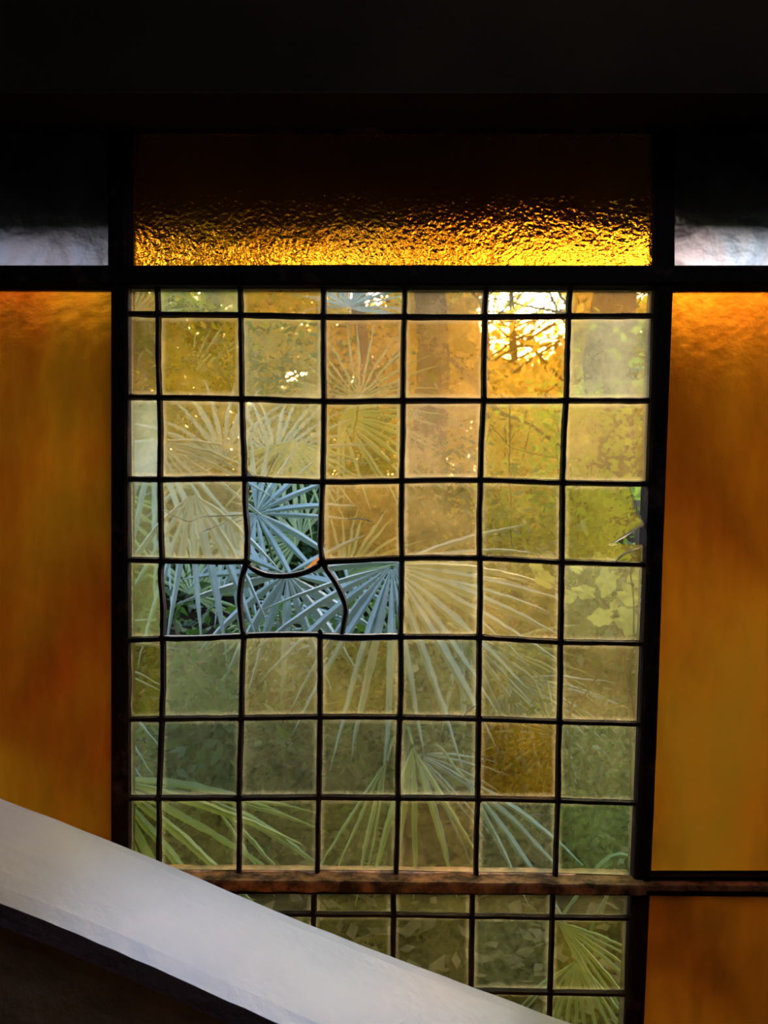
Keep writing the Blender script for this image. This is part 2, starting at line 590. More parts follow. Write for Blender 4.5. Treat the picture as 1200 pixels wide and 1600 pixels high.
# the rusty ledge: a shallow shelf whose top is seen from above
ledge = bar_h('trim_8', 'rust brown ledge under the last full row of panes',
              [(180, 1361), (400, 1362), (620, 1364), (860, 1367), (1000, 1369)], [(180, 1378), (400, 1379), (620, 1381), (860, 1383), (1000, 1384)],
              y0=-0.026, y1=0.020, mat=M_rust, cat='ledge', wob=0.0022)
bar_h('trim_9', 'black bar carrying the rusty ledge over the lower panes',
      [(180, 1378), (400, 1380), (620, 1381), (860, 1384), (990, 1385)], [(180, 1389), (400, 1390), (620, 1390), (860, 1391), (990, 1392)], y0=-0.013, cat='glazing bar')
bar_h('trim_10', 'dark double bar parting the two right amber panes',
      [(1000, 1365), (1100, 1365), (1200, 1366), (1390, 1368)], [(1000, 1373), (1100, 1373), (1200, 1374), (1390, 1376)], y0=-0.007, cat='glazing bar')
bar_h('trim_11', 'thin rust lip between the dark bars at right',
      [(1000, 1372), (1100, 1372), (1200, 1373), (1390, 1375)], [(1000, 1381), (1100, 1381), (1200, 1382), (1390, 1384)], y0=-0.020, mat=M_rust, cat='glazing bar', wob=.001)
bar_h('trim_12', 'lower black bar above the bottom right amber pane',
      [(1000, 1380), (1100, 1381), (1200, 1382), (1390, 1384)], [(1000, 1392), (1100, 1393), (1200, 1394), (1390, 1396)], y0=-0.014, cat='glazing bar')
bar_h('trim_13', 'bottom rail of the window hidden behind the balustrade', [(-200, 1845), (600, 1845), (1400, 1845)], [(-200, 1875), (600, 1875), (1400, 1875)])


# ------------------------------------------------------------------ panes
def pane_mesh(name, poly, parent, mats, y=0.0, th=0.003, tilt=(0, 0), smooth=False):
    """poly: (px,py) outline seen from inside, clockwise on the picture; front face slot 0, outer face slot 1"""
    P = [at(a, b) for a, b in poly]
    c = sum(P, Vector()) / len(P)
    n = len(P)
    V = []
    for q in P:
        V.append(Vector((q.x, y + (q.x - c.x) * tilt[0] + (q.z - c.z) * tilt[1], q.z)))
    for q in P:
        V.append(Vector((q.x, y + th + (q.x - c.x) * tilt[0] + (q.z - c.z) * tilt[1], q.z)))
    off = c
    V = [x - Vector((c.x, y, c.z)) for x in V]
    F = [tuple(range(n)), tuple(reversed(range(n, 2 * n)))]
    fm = [0, 1]
    for i in range(n):
        j = (i + 1) % n
        F.append((i, i + n, j + n, j))
        fm.append(1)
    me = bpy.data.meshes.new(name)
    me.from_pydata([tuple(x) for x in V], [], F)
    for m in mats: me.materials.append(m)
    me.polygons.foreach_set('material_index', fm)
    bm = bmesh.new(); bm.from_mesh(me)
    bmesh.ops.recalc_face_normals(bm, faces=bm.faces)
    bm.to_mesh(me); bm.free()
    o = bpy.data.objects.new(name, me)
    link(o, parent)
    o.location = Vector((c.x, y, c.z)) - Vector(parent.location)
    return o


# grid nodes read off the photograph: rows H0..H8, columns V0..V7, (px, py)
XS = [  # x of V0..V7 on rows H0..H8
    [202, 246, 375, 505, 632, 761, 891, 1021],
    [202, 247, 376, 505, 632, 758, 889, 1020],
    [202, 249, 378, 506, 630, 756, 885, 1017],
    [202, 250, 382, 504, 628, 751, 879, 1011],
    [202, 253, 384, 504, 628, 750, 878, 1007],
    [202, 254, 381, 500, 626, 749, 876, 1003],
    [202, 253, 377, 500, 625, 748, 874, 998],
    [202, 248, 373, 498, 622, 747, 872, 993],
    [202, 248, 373, 496, 619, 744, 868, 988]]
YS = [
    [449, 449, 449, 449, 450, 450, 450, 451],
    [490, 491, 492, 495, 495, 495, 494, 493],
    [620, 621, 623, 627, 626, 626, 626, 626],
    [748, 749, 748, 753, 751, 750, 754, 756],
    [875, 876, 878, 878, 872, 872, 878, 882],
    [999, 998, 994, 992, 995, 996, 1003, 1005],
    [1124, 1123, 1122, 1120, 1121, 1123, 1128, 1131],
    [1247, 1247, 1247, 1246, 1247, 1248, 1251, 1255],
    [1362, 1362, 1363, 1363, 1364, 1366, 1368, 1372]]
# tint (sRGB 0-255) and dirt per pane (thinner downwards as painted shade), rows 0..7, None where the glass is gone
T = [
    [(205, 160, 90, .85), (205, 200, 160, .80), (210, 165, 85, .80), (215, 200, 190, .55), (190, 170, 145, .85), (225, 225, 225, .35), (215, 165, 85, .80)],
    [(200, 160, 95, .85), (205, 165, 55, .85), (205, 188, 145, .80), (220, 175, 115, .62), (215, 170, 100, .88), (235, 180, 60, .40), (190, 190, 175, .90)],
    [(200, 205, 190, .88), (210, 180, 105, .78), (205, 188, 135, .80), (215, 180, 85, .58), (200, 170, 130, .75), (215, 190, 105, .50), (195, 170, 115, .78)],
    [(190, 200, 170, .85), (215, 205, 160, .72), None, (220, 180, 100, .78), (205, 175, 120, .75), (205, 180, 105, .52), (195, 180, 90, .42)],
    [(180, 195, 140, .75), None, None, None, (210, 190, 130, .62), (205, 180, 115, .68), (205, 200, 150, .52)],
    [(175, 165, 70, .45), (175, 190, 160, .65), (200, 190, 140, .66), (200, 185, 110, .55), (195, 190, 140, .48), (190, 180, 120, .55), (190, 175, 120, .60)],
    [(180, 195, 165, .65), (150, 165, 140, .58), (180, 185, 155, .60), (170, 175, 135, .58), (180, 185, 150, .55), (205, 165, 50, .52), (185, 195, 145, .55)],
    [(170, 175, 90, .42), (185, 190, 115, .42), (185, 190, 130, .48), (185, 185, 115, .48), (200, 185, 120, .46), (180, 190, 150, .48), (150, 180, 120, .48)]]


def lin(c):
    c /= 255.0
    return c / 12.92 if c <= 0.04045 else ((c + 0.055) / 1.055) ** 2.4


win = empty('window_1', (0, 0, at(0, 900).z))
tag(win, 'leaded window of seven columns of square panes with a bent broken middle', 'window', kind='structure')


def jit(a, k=0.7):
    return a + rnd.uniform(-k, k)


def corner(r, c, dx, dy):
    return (jit(XS[r][c] + dx), jit(YS[r][c] + dy))


def set_tint(o, t, dirt_shade=1.0):  # last factor scales the film by row, painting shade into the dirt
    o.color = (lin(t[0]), lin(t[1]), lin(t[2]) * 0.9, t[3] * dirt_shade)


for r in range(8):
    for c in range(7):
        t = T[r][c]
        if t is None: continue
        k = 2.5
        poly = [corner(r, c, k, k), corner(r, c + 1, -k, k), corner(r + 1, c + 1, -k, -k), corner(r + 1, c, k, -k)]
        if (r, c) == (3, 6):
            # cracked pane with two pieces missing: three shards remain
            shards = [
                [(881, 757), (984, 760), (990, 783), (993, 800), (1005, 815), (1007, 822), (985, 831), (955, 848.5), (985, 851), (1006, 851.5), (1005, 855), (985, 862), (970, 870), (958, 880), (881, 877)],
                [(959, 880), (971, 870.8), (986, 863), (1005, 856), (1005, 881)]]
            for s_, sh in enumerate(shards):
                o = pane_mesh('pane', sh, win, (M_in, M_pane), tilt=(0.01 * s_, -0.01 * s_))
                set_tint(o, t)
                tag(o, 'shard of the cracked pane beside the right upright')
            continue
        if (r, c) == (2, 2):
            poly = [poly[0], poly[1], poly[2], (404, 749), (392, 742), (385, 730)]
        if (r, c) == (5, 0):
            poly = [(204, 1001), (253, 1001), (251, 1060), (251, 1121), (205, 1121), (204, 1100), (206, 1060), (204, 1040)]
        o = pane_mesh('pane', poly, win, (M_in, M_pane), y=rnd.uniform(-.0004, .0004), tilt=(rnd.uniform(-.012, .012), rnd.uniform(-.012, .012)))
        set_tint(o, t, 1.05 if r < 3 else (0.72 if r < 5 else (0.6 if r == 5 else 0.45)))  # film thinned on the lower rows to paint in the palms' shade
        if (r, c) == (3, 1): tag(o, 'cloudy pane with long cracks, left of the hole')
        if (r, c) == (6, 5): tag(o, 'deep yellow pane among greyer ones')
        if (r, c) == (1, 6): tag(o, 'greyish white frosted pane')
        if (r, c) == (1, 5): tag(o, 'bright clear yellow pane where the sun comes through')

# the small amber shard left in the sagging came
o = pane_mesh('glass_shard', [(500, 866), (503, 879), (482, 891), (470, 896), (482, 884), (490, 876)], win, (M_in, M_pane))
set_tint(o, (235, 160, 90, .8))
tag(o, 'small orange shard caught in the sagging lead')


# cames
def came(pts, parent, w=9.4, name='came', mat=M_lead, y0=-0.0042, y1=0.0062, n=8):
    P = smoothpts([(a, b, 0) for a, b in pts], n)
    V, F = [], []
    seed = rnd.uniform(0, 100)
    for i, p in enumerate(P):
        t = (P[min(i + 1, len(P) - 1)] - P[max(i - 1, 0)])
        t.normalize()
        nrm = Vector((-t.y, t.x, 0))
        ww = w * 0.5 * (1 + 0.16 * noise.noise(Vector((p.x * .06 + seed, p.y * .06, 0))))
        sh = 0.7 * noise.noise(Vector((p.x * .03, p.y * .03, seed)))
        for (k, yy) in ((-1, 0.0005), (-0.55, y0), (0.55, y0), (1, 0.0005), (1, y1 - .003), (0.5, y1), (-0.5, y1), (-1, y1 - .003)):
            q = p + nrm * (ww * k + sh)
            a = at(q.x, q.y)
            V.append(Vector((a.x, yy, a.z)))
    m = 8
    for i in range(len(P) - 1):
        for k in range(m):
            A, B = i * m + k, i * m + (k + 1) % m
            F.append((A, B, B + m, A + m))
    F += [tuple(reversed(range(m))), tuple(range((len(P) - 1) * m, len(P) * m))]
    return build(name, V, F, mat, parent)


def row(r, c0, c1):
    return [(XS[r][c], YS[r][c]) for c in range(c0, c1 + 1)]


for r in (1, 2, 3, 6, 7):
    came(row(r, 0, 7), win)
came(row(4, 0, 2), win)
came([(384, 878), (397, 890), (415, 898), (445, 900), (472, 896), (492, 887), (503, 879)], win, w=9)
o = came([(510, 878)] + row(4, 4, 7), win)
o = came([(202, 1000), (254, 998), (318, 997), (381, 994)], win)
o = came([(381, 994), (440, 992), (500, 992), (560, 996), (626, 995)], win, w=8.5)
came(row(5, 4, 7), win)
# bright scraped edges where the glass fell out
for seg in ([(258, 993.5), (318, 993), (376, 990.5)], [(388, 989.5), (440, 988), (498, 988)], [(505, 990), (560, 991.5), (621, 990.5)],
            [(505, 997), (540, 1000), (600, 999), (622, 998)], [(388, 883), (415, 894.5), (445, 896.8), (472, 892.5), (496, 882)]):
    o = came(seg, win, w=2.2, name='scraped_edge', mat=M_bright_lead, y0=-0.0062, y1=0.001)
    tag(o, 'bright scraped lead along the empty opening')
for c in range(1, 7):
    for r in range(8):
        if c == 2 and r == 4: pts = [(385, 878), (377, 905), (374, 935), (376, 962), (381, 994)]
        elif c == 3 and r == 4: pts = [(504, 877), (512, 892), (524, 910), (534, 930), (540, 950), (538, 970), (534, 992)]
        elif c == 2 and r == 3: pts = [(382, 748), (383, 790), (386, 830), (386, 860), (385, 878)]
        elif c == 3 and r == 3: pts = [(504, 753), (502, 800), (500, 845), (502, 868), (505, 879)]
        elif c == 1 and r == 4: pts = [(253, 876), (251, 900), (254, 950), (254, 998)]
        else:
            a, b = (XS[r][c], YS[r][c]), (XS[r + 1][c], YS[r + 1][c])
            pts = [a, ((a[0] + b[0]) / 2 + rnd.uniform(-1.2, 1.2), (a[1] + b[1]) / 2), b]
        came(pts, win, w=9.2 if r < 7 else 8.4)


# solder joints
def joint(px, py, parent, r=8):
    c = at(px, py)
    V = [Vector((c.x, -0.0056, c.z))]
    n = 12
    for i in range(n):
        a = 2 * math.pi * i / n
        k = (r if i % 3 else r * 1.25) * PX * rnd.uniform(0.82, 1.1) * (0.8 if i % 3 else 1)
        V.append(Vector((c.x + math.cos(a) * k, -0.0030, c.z + math.sin(a) * k)))
    V.append(Vector((c.x, 0.001, c.z)))
    F = [(0, 1 + (i + 1) % n, 1 + i) for i in range(n)] + [(n + 1, 1 + i, 1 + (i + 1) % n) for i in range(n)]
    return build('solder_joint', V, F, M_lead, parent)


for r in range(1, 8):
    for c in range(1, 7):
        joint(XS[r][c], YS[r][c], win)


# cracks: raised bright lips of broken glass
def crack(pts, parent, w=1.1, y=-0.0008):
    P = smoothpts([(a, b, 0) for a, b in pts], 5)
    n = len(P)
    q = [Vector((at(p.x, p.y).x, y, at(p.x, p.y).z)) for p in P]
    rr = [1.35 * w * PX * (0.35 + 0.65 * math.sin(math.pi * (i + 0.6) / (n + 0.2))) for i in range(n)]
    o = build('crack', *tube(q, rr, 5), M_crack, parent)
    return tag(o, 'bright crack line in the glass')


for pts, w in (([(255, 797), (275, 808), (298, 815), (320, 808), (350, 806), (381, 805)], .9), ([(310, 833), (345, 820), (382, 803)], .7),
               ([(957, 848), (975, 838), (990, 828), (1007, 818)], 1.6), ([(960, 880), (970, 869), (985, 860), (1005, 855)], 1.3),
               ([(722, 1120), (733, 1110), (746, 1100)], .8), ([(387, 733), (391, 742), (400, 746), (412, 748), (418, 744)], 1.2),
               ([(388, 741), (396, 748), (404, 746)], 1.2), ([(417, 745), (425, 727), (436, 707)], .6),
               ([(542, 812), (565, 811), (584, 816)], 1.0), ([(303, 690), (309, 678), (312, 671)], .6), ([(827, 1272), (840, 1272), (849, 1275)], 1.1),
               ([(990, 784), (996, 800), (1006, 817)], 1.0)):
    crack(pts, win, w)

# lower leaded light
win2 = empty('window_2', (0, 0, at(0, 1500).z))
tag(win2, 'lower leaded window of dark green panes half hidden by the white balustrade', 'window', kind='structure')
X2 = [[202, 246, 367, 490, 615, 738, 864, 984], [202, 245, 367, 490, 615, 738, 863, 982], [202, 243, 365, 488, 613, 736, 860, 979],
      [202, 241, 362, 486, 610, 733, 856, 974], [202, 239, 360, 484, 608, 730, 852, 969], [202, 237, 358, 482, 606, 728, 849, 964]]
Y2 = [[1389, 1389, 1389, 1390, 1390, 1390, 1391, 1391], [1426, 1426, 1427, 1428, 1429, 1431, 1433, 1434], [1543, 1543, 1544, 1545, 1546, 1548, 1550, 1552],
      [1662, 1662, 1663, 1664, 1665, 1667, 1669, 1671], [1780, 1780, 1781, 1782, 1783, 1785, 1787, 1789], [1850] * 8]
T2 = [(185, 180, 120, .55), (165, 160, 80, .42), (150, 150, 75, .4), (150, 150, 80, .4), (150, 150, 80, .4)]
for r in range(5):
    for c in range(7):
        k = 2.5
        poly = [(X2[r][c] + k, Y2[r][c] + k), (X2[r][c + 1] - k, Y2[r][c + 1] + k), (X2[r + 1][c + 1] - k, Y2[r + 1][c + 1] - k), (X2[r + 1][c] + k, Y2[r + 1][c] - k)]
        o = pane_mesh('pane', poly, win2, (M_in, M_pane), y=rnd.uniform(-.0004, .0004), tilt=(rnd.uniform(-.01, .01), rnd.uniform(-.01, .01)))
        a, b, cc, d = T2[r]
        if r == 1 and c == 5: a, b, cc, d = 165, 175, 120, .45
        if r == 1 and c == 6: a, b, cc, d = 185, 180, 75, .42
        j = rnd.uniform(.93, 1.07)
        set_tint(o, (min(a * j, 235), min(b * j, 235), cc * rnd.uniform(.85, 1.15), d), 0.45)  # film thinned here too, as painted shade on the lower panes
for r in range(1, 5):
    came([(X2[r][c], Y2[r][c]) for c in range(8)], win2, w=8.4)
    for c in range(1, 7): joint(X2[r][c], Y2[r][c], win2, 7)
for c in range(1, 7):
    for r in range(5):
        came([(X2[r][c], Y2[r][c]), (X2[r + 1][c], Y2[r + 1][c])], win2, w=8.8)


# amber and white lights
def big(n, label, poly, mat, tilt=(0, 0)):
    e = empty('window_%d' % n, (sum(at(*p).x for p in poly) / len(poly), 0, sum(at(*p).z for p in poly) / len(poly)))
    tag(e, label, 'window', kind='structure')
    o = pane_mesh('pane', poly, e, (M_in, mat), y=0.001, th=0.004, tilt=tilt)
    putty = []
    P = [at(*p) for p in poly]
    V, F = [], []
    c = sum(P, Vector()) / len(P)
    for q in P:
        d = Vector((c.x - q.x, 0, c.z - q.z))
        ix = math.copysign(0.0045 + 0.0015, d.x); iz = math.copysign(0.0045 + 0.0015, d.z)
        V += [Vector((q.x, -0.002, q.z)), Vector((q.x + ix, 0.0005, q.z + iz)), Vector((q.x, 0.0009, q.z))]
    m = len(P)
    for i in range(m):
        a, b = i * 3, ((i + 1) % m) * 3
        F += [(a, b, b + 1, a + 1), (a + 1, b + 1, b + 2, a + 2), (a + 2, b + 2, b, a)]
    build('putty_bead', V, F, M_lead, e)
    return e


big(3, 'wide hammered amber glass transom above the leaded panes', [(201, 160), (1027, 160), (1027, 422), (201, 422)], M_hammer)
big(4, 'tall streaky orange amber side pane at the left', [(-175, 445), (181, 445), (181, 1855), (-175, 1855)], M_amber_l)
big(5, 'tall streaky amber side pane at the right, above the double bar', [(1044, 447), (1375, 447), (1375, 1368), (1010, 1368)], M_amber_r)
big(6, 'lower right amber pane beneath the double bar', [(1008, 1389), (1375, 1389), (1375, 1855), (988, 1855)], M_amber_r)
big(7, 'cloudy white corner pane above the left amber pane', [(-175, 160), (176, 160), (176, 422), (-175, 422)], M_white)
big(8, 'cloudy white corner pane above the right amber pane', [(1047, 160), (1375, 160), (1375, 422), (1047, 422)], M_white)

# ------------------------------------------------------------------ stair balustrade
bal = empty('stair_balustrade', (at(200, 0, -.3).x, -0.3, 0.0))
tag(bal, 'solid stair balustrade with wide white cap sloping down to the right', 'balustrade')
YF, YN = -0.235, -0.395
far = smoothpts([(x, y, 0) for x, y in [(-300, 1135), (-100, 1207), (0, 1245), (200, 1323), (440, 1425), (600, 1488), (750, 1544), (900, 1600), (1150, 1690), (1500, 1815)]], 6)
near = smoothpts([(x, y, 0) for x, y in [(-420, 1235), (-200, 1326), (0, 1409), (60, 1432), (175, 1480), (300, 1536), (440, 1600), (640, 1692), (900, 1808), (1300, 1975)]], 6)
Fa = [at(p.x, p.y, YF) for p in far]
Na = [at(p.x, p.y, YN) for p in near]


def zat(curve, x):
    for a, b in zip(curve, curve[1:]):
        if a.x <= x <= b.x:
            return a.z + (b.z - a.z) * (x - a.x) / (b.x - a.x)
    return (curve[0] if x < curve[0].x else curve[-1]).z


xa, xb = max(Fa[0].x, Na[0].x), min(Fa[-1].x, Na[-1].x)
NS = 60
V, F = [], []
W = 9
for i in range(NS + 1):
    x = xa + (xb - xa) * i / NS
    zf, zn = zat(Fa, x), zat(Na, x)
    for j in range(W + 1):
        u = j / W
        y = YF + (YN - YF) * u
        z = zf + (zn - zf) * u + 0.004 * math.sin(math.pi * u) + 0.0008 * noise.noise(Vector((x * 30, y * 30, 0)))
        if j == 0: z -= 0.0015
        if j == W: z -= 0.0012 - 0.0014 * noise.noise(Vector((x * 45, 2, 0)))
        V.append(Vector((x, y, z)))
    V.append(Vector((x, YN + .002, zn - 0.020)))
    V.append(Vector((x, YF - .002, zf - 0.020)))
ring = W + 3
for i in range(NS):
    for k in range(ring):
        A, B = i * ring + k, i * ring + (k + 1) % ring
        F.append((A, B, B + ring, A + ring))
F += [tuple(reversed(range(ring))), tuple(range(NS * ring, (NS + 1) * ring))]
cap_f = []
for i in range(NS):
    for k in range(ring):
        cap_f.append(0 if k != W else 1)
cap_f += [0, 0]
o = build('cap', V, F, [M_plaster_w, M_nosing], bal, fmat=cap_f)
tag(o, 'white plaster cap with worn near edge')
# body under the cap
V, F = [], []
for i in range(NS + 1):
    x = xa + (xb - xa) * i / NS
    zf, zn = zat(Fa, x), zat(Na, x)
    V += [Vector((x, YN + 0.006, zn - 0.0185)), Vector((x, YN + 0.010, zn - 0.06)), Vector((x, YN + 0.012, 0.0)),
          Vector((x, YF - 0.012, 0.0)), Vector((x, YF - 0.006, zf - 0.0185))]
for i in range(NS):
    for k in range(5):
        A, B = i * 5 + k, i * 5 + (k + 1) % 5
        F.append((A, B, B + 5, A + 5))
F += [tuple(reversed(range(5))), tuple(range(NS * 5, NS * 5 + 5))]
o = build('side_panel', V, F, M_plaster_d, bal)
tag(o, 'brown stained plaster side below the cap')


# ------------------------------------------------------------------ fan palms
def frond_geo(hub, axis_deg, L, spread, tilt, yaw, nseg, droop, seed, wf=0.85):
    """fan leaf: folded pointed segments round a hub; in-picture axis angle, leaf plane tilted back"""
    R = random.Random(seed)
    M = Matrix.Rotation(math.radians(yaw), 3, 'Z') @ Matrix.Rotation(math.radians(tilt), 3, 'X')
    V, F = [], []
    step = spread / nseg
    for k in range(nseg):
        a = math.radians(axis_deg - spread / 2 + (k + 0.5) * step + R.uniform(-.18, .18) * step)
        edge = abs((k + .5) / nseg - .5) * 2
        ll = L * (1 - 0.22 * edge ** 2) * R.uniform(0.88, 1.06)
        half = math.radians(step) * 0.5
        dirv = Vector((math.cos(a), 0, math.sin(a)))
        side = Vector((-math.sin(a), 0, math.cos(a)))
        dr = droop * R.uniform(0.6, 1.6)
        bend = R.uniform(-.07, .07)
        roll = R.uniform(-.45, .45)
        half *= R.uniform(.72, 1.05)
        base = len(V)
        rows = (0.02, 0.16, 0.30, 0.50, 0.72, 0.90, 1.0)
        wmax = math.tan(half) * 0.30 * ll * wf
        for t in rows:
            if t <= 0.30: w = math.tan(half) * t * ll * (1.02 - (1.02 - wf) * (t / .30))
            else: w = wmax * (1 - ((t - 0.30) / 0.70) ** 2.0) + 0.0006
            c = dirv * (t * ll) + side * (bend * ll * t * t)
            ridge = Vector((0, -w * 0.8, 0)) + side * (w * roll)
            for (s_, rg) in ((-1, 0), (0, 1), (1, 0)):
                q = c + side * (w * s_) + (ridge if rg else Vector())
                q = M @ q
                q.z -= dr * ll * t ** 2.4
                V.append(hub + q)
        for i in range(len(rows) - 1):
            for j in range(2):
                A = base + i * 3 + j
                F.append((A, A + 1, A + 4, A + 3))
    return V, F


def frond(parent, px, py, Y, axis, Lpx, spread, tilt=-25, yaw=0, nseg=20, droop=0.12, mat=None, base=None, wf=0.85):
    hub = at(px, py, Y)
    L = Lpx * PX * (1 + Y)
    V, F = frond_geo(hub, axis, L, spread, tilt, yaw, nseg, droop, rnd.random(), wf)
    o = build('frond', V, F, mat or M_frond, parent)
    if base is None: base = Vector(parent.location)
    mid = (hub + base) * 0.5 + Vector((0, 0.05, 0.12))
    pts = smoothpts([base, mid, hub], 6)
    # sub-part keeps world coordinates relative to the frond (frond sits at the palm's base)
    build('petiole', *tube(pts, [0.007 - 0.004 * i / len(pts) for i in range(len(pts))], 5), M_petiole, o)
    return o


def palm(label, bx, by, fronds, group='fan palms outside the window', trunk=True):
    z = gz(bx, by)
    e = empty('fan_palm', (bx, by, z))
    tag(e, label, 'palm', group)
    v, f = tube([Vector((bx, by, z - .05)), Vector((bx + .01, by, z + .10)), Vector((bx, by, z + .22))], [0.06, 0.055, 0.03], 9)
    build('stem', v, f, M_bark, e)
    for fr in fronds:
        frond(e, base=Vector((bx, by, z + .2)), **fr)
    return e


def D(px, py, Y, axis, Lpx, spread, **k):
    return dict(px=px, py=py, Y=Y, axis=axis, Lpx=Lpx, spread=spread, **k)


palm('large fan palm whose grey blue fan fills the right of the hole', 0.15, 1.75, [
    D(612, 884, 1.25, -70, 290, 200, nseg=19, tilt=-20, droop=.10, wf=.95),
    D(640, 900, 1.45, -2, 230, 60, nseg=6, tilt=-25, droop=.15),
    D(720, 985, 1.55, -62, 190, 90, nseg=8, tilt=-30)])
palm('fan palm with a small star shaped fan below the sagging lead', -0.35, 1.9, [
    D(448, 897, 1.35, -88, 200, 250, nseg=13, tilt=-15, droop=.06, wf=.78),
    D(400, 802, 1.75, -40, 165, 290, nseg=17, tilt=-20, droop=.05),
    D(560, 975, 1.9, 170, 190, 140, nseg=16)])
palm('fan palm with blades hanging straight down at the left of the hole', -1.0, 1.8, [
    D(300, 770, 1.35, -84, 235, 110, nseg=9, tilt=-15, droop=.16, wf=.9),
    D(240, 690, 1.7, -70, 230, 160, nseg=18, droop=.2),
    D(352, 800, 1.6, -74, 210, 50, nseg=4, tilt=-10, droop=.1)])
palm('fan palm showing green hanging blades at the top of the hole', -0.5, 2.7, [
    D(455, 690, 2.1, -90, 145, 170, nseg=16, tilt=-10, droop=.1, mat=M_frond_y),
    D(430, 715, 2.3, 55, 170, 180, nseg=18, tilt=-35),
    D(350, 720, 2.5, 120, 190, 200, nseg=18, tilt=-25)])
palm('fan palm with a bright upright fan under the amber transom', -0.2, 3.0, [
    D(560, 625, 2.3, 95, 165, 200, nseg=18, tilt=-20, droop=.1, mat=M_frond_y, wf=.45),
    D(545, 480, 2.9, 80, 120, 200, nseg=18),
    D(530, 650, 2.6, -20, 170, 150, nseg=16, mat=M_frond_y)])
palm('fan palm with fresh green blades sweeping over the lower left panes', -0.95, 0.95, [
    D(165, 1215, 0.62, -33, 350, 72, nseg=7, wf=.8, tilt=-20, droop=.10, mat=M_frond_y),
    D(330, 1250, 0.95, -24, 190, 62, nseg=6, wf=.8, tilt=-30, droop=.12, mat=M_frond_y)])
palm('fan palm hanging narrow blades behind the lower middle panes', 0.05, 1.2, [
    D(645, 1165, 0.85, -86, 235, 62, nseg=5, tilt=-12, droop=.05, mat=M_frond_y, wf=.8),
    D(725, 1215, 0.9, -44, 230, 50, nseg=4, wf=.8, tilt=-20, droop=.1),
    D(650, 1178, 1.2, -32, 170, 80, nseg=9, wf=.6),
    D(605, 1190, 1.05, -112, 190, 36, nseg=4, mat=M_frond_y, wf=.7)])
palm('small yellow green fan palm behind the deep yellow pane', 0.75, 2.0, [
    D(868, 1150, 1.35, 190, 125, 230, nseg=20, mat=M_frond_y),
    D(800, 1060, 1.5, -60, 190, 140, nseg=16),
    D(770, 1010, 1.6, -30, 180, 110, nseg=12, mat=M_frond_y)])
palm('low fan palm behind the lowest right panes', 0.7, 0.85, [
    D(870, 1440, 0.62, -38, 180, 55, nseg=8, mat=M_frond_y),
    D(900, 1500, 0.7, -100, 150, 120, nseg=12, mat=M_frond_y)])
palm('fan palm glimpsed behind the upper left panes', -1.6, 2.9, [
    D(205, 500, 2.9, 70, 130, 120, nseg=12, mat=M_frond_y, wf=.6),
    D(300, 590, 3.6, 20, 150, 150, nseg=16, mat=M_frond_y, wf=.6),
    D(130, 760, 2.4, -40, 200, 180, nseg=18, mat=M_frond_y)])
palm('fan palm standing outside the left amber pane', -1.25, 1.6, [
    D(20, 700, 1.2, 60, 200, 200, nseg=20), D(60, 1000, 1.1, -60, 260, 160, nseg=18)])
palm('fan palm standing outside the right amber panes', 1.2, 1.6, [
    D(1160, 1220, 1.2, 60, 260, 200, nseg=20, mat=M_frond_y)])
palm('fan palm in deep shade behind the middle of the hole', -0.2, 2.9, [
    D(470, 840, 2.4, 150, 150, 200, nseg=18, mat=M_frond_y), D(540, 900, 2.3, 20, 160, 180, nseg=18, mat=M_frond_y),
    D(300, 930, 2.2, 60, 150, 200, nseg=16, mat=M_frond_y), D(420, 960, 2.0, -70, 150, 200, nseg=16, mat=M_frond_y)])


# ------------------------------------------------------------------ trees and shrubs
def leaves(centres, n, spread, size, mat, name, parent, seed, gap=True, zfloor=None):
    R = random.Random(seed)
    V, F = [], []
    cnt = 0
    while cnt < n:
        c = R.choice(centres)
        s = spread
        p = Vector((R.gauss(c[0], s), R.gauss(c[1], s), R.gauss(c[2], s * 0.75)))
        cnt += 1
        if p.y < 0.8 or p.z < gz(p.x, p.y): continue
        if gap:
            # openings in the canopy round the low sun
            d = p - Vector((0, -1, ZC))
            u, w = d.x / d.y, d.z / d.y
            k = min(math.hypot((u - 0.175) / 0.060, (w - 0.245) / 0.065), math.hypot((u + 0.02) / 0.035, (w - 0.285) / 0.03),
                    math.hypot((u + 0.06) / 0.07, (w - 0.37) / 0.06), math.hypot((u - 0.21) / 0.06, (w - 0.35) / 0.05),
                    math.hypot((u + 0.11) / 0.018, (w - 0.17) / 0.008))
            if w > 0.265 and abs(u) > 0.31 and R.random() < 0.96: continue
            if k < 1 and R.random() < 0.93: continue
        sz = size * R.uniform(0.6, 1.3)
        a = Vector((R.gauss(0, 1), R.gauss(0, 1), R.gauss(0, .7) - .3)).normalized()
        b = a.cross(Vector((R.gauss(0, 1), R.gauss(0, 1), R.gauss(0, 1)))).normalized()
        k = len(V)
        V += [p - a * sz, p + b * sz * .45 - a * sz * .1, p + a * sz, p - b * sz * .45 - a * sz * .1]
        F += [(k, k + 1, k + 2), (k, k + 2, k + 3)]
    o = build(name, V, F, mat, parent)
    o['kind'] = 'stuff'
    return o


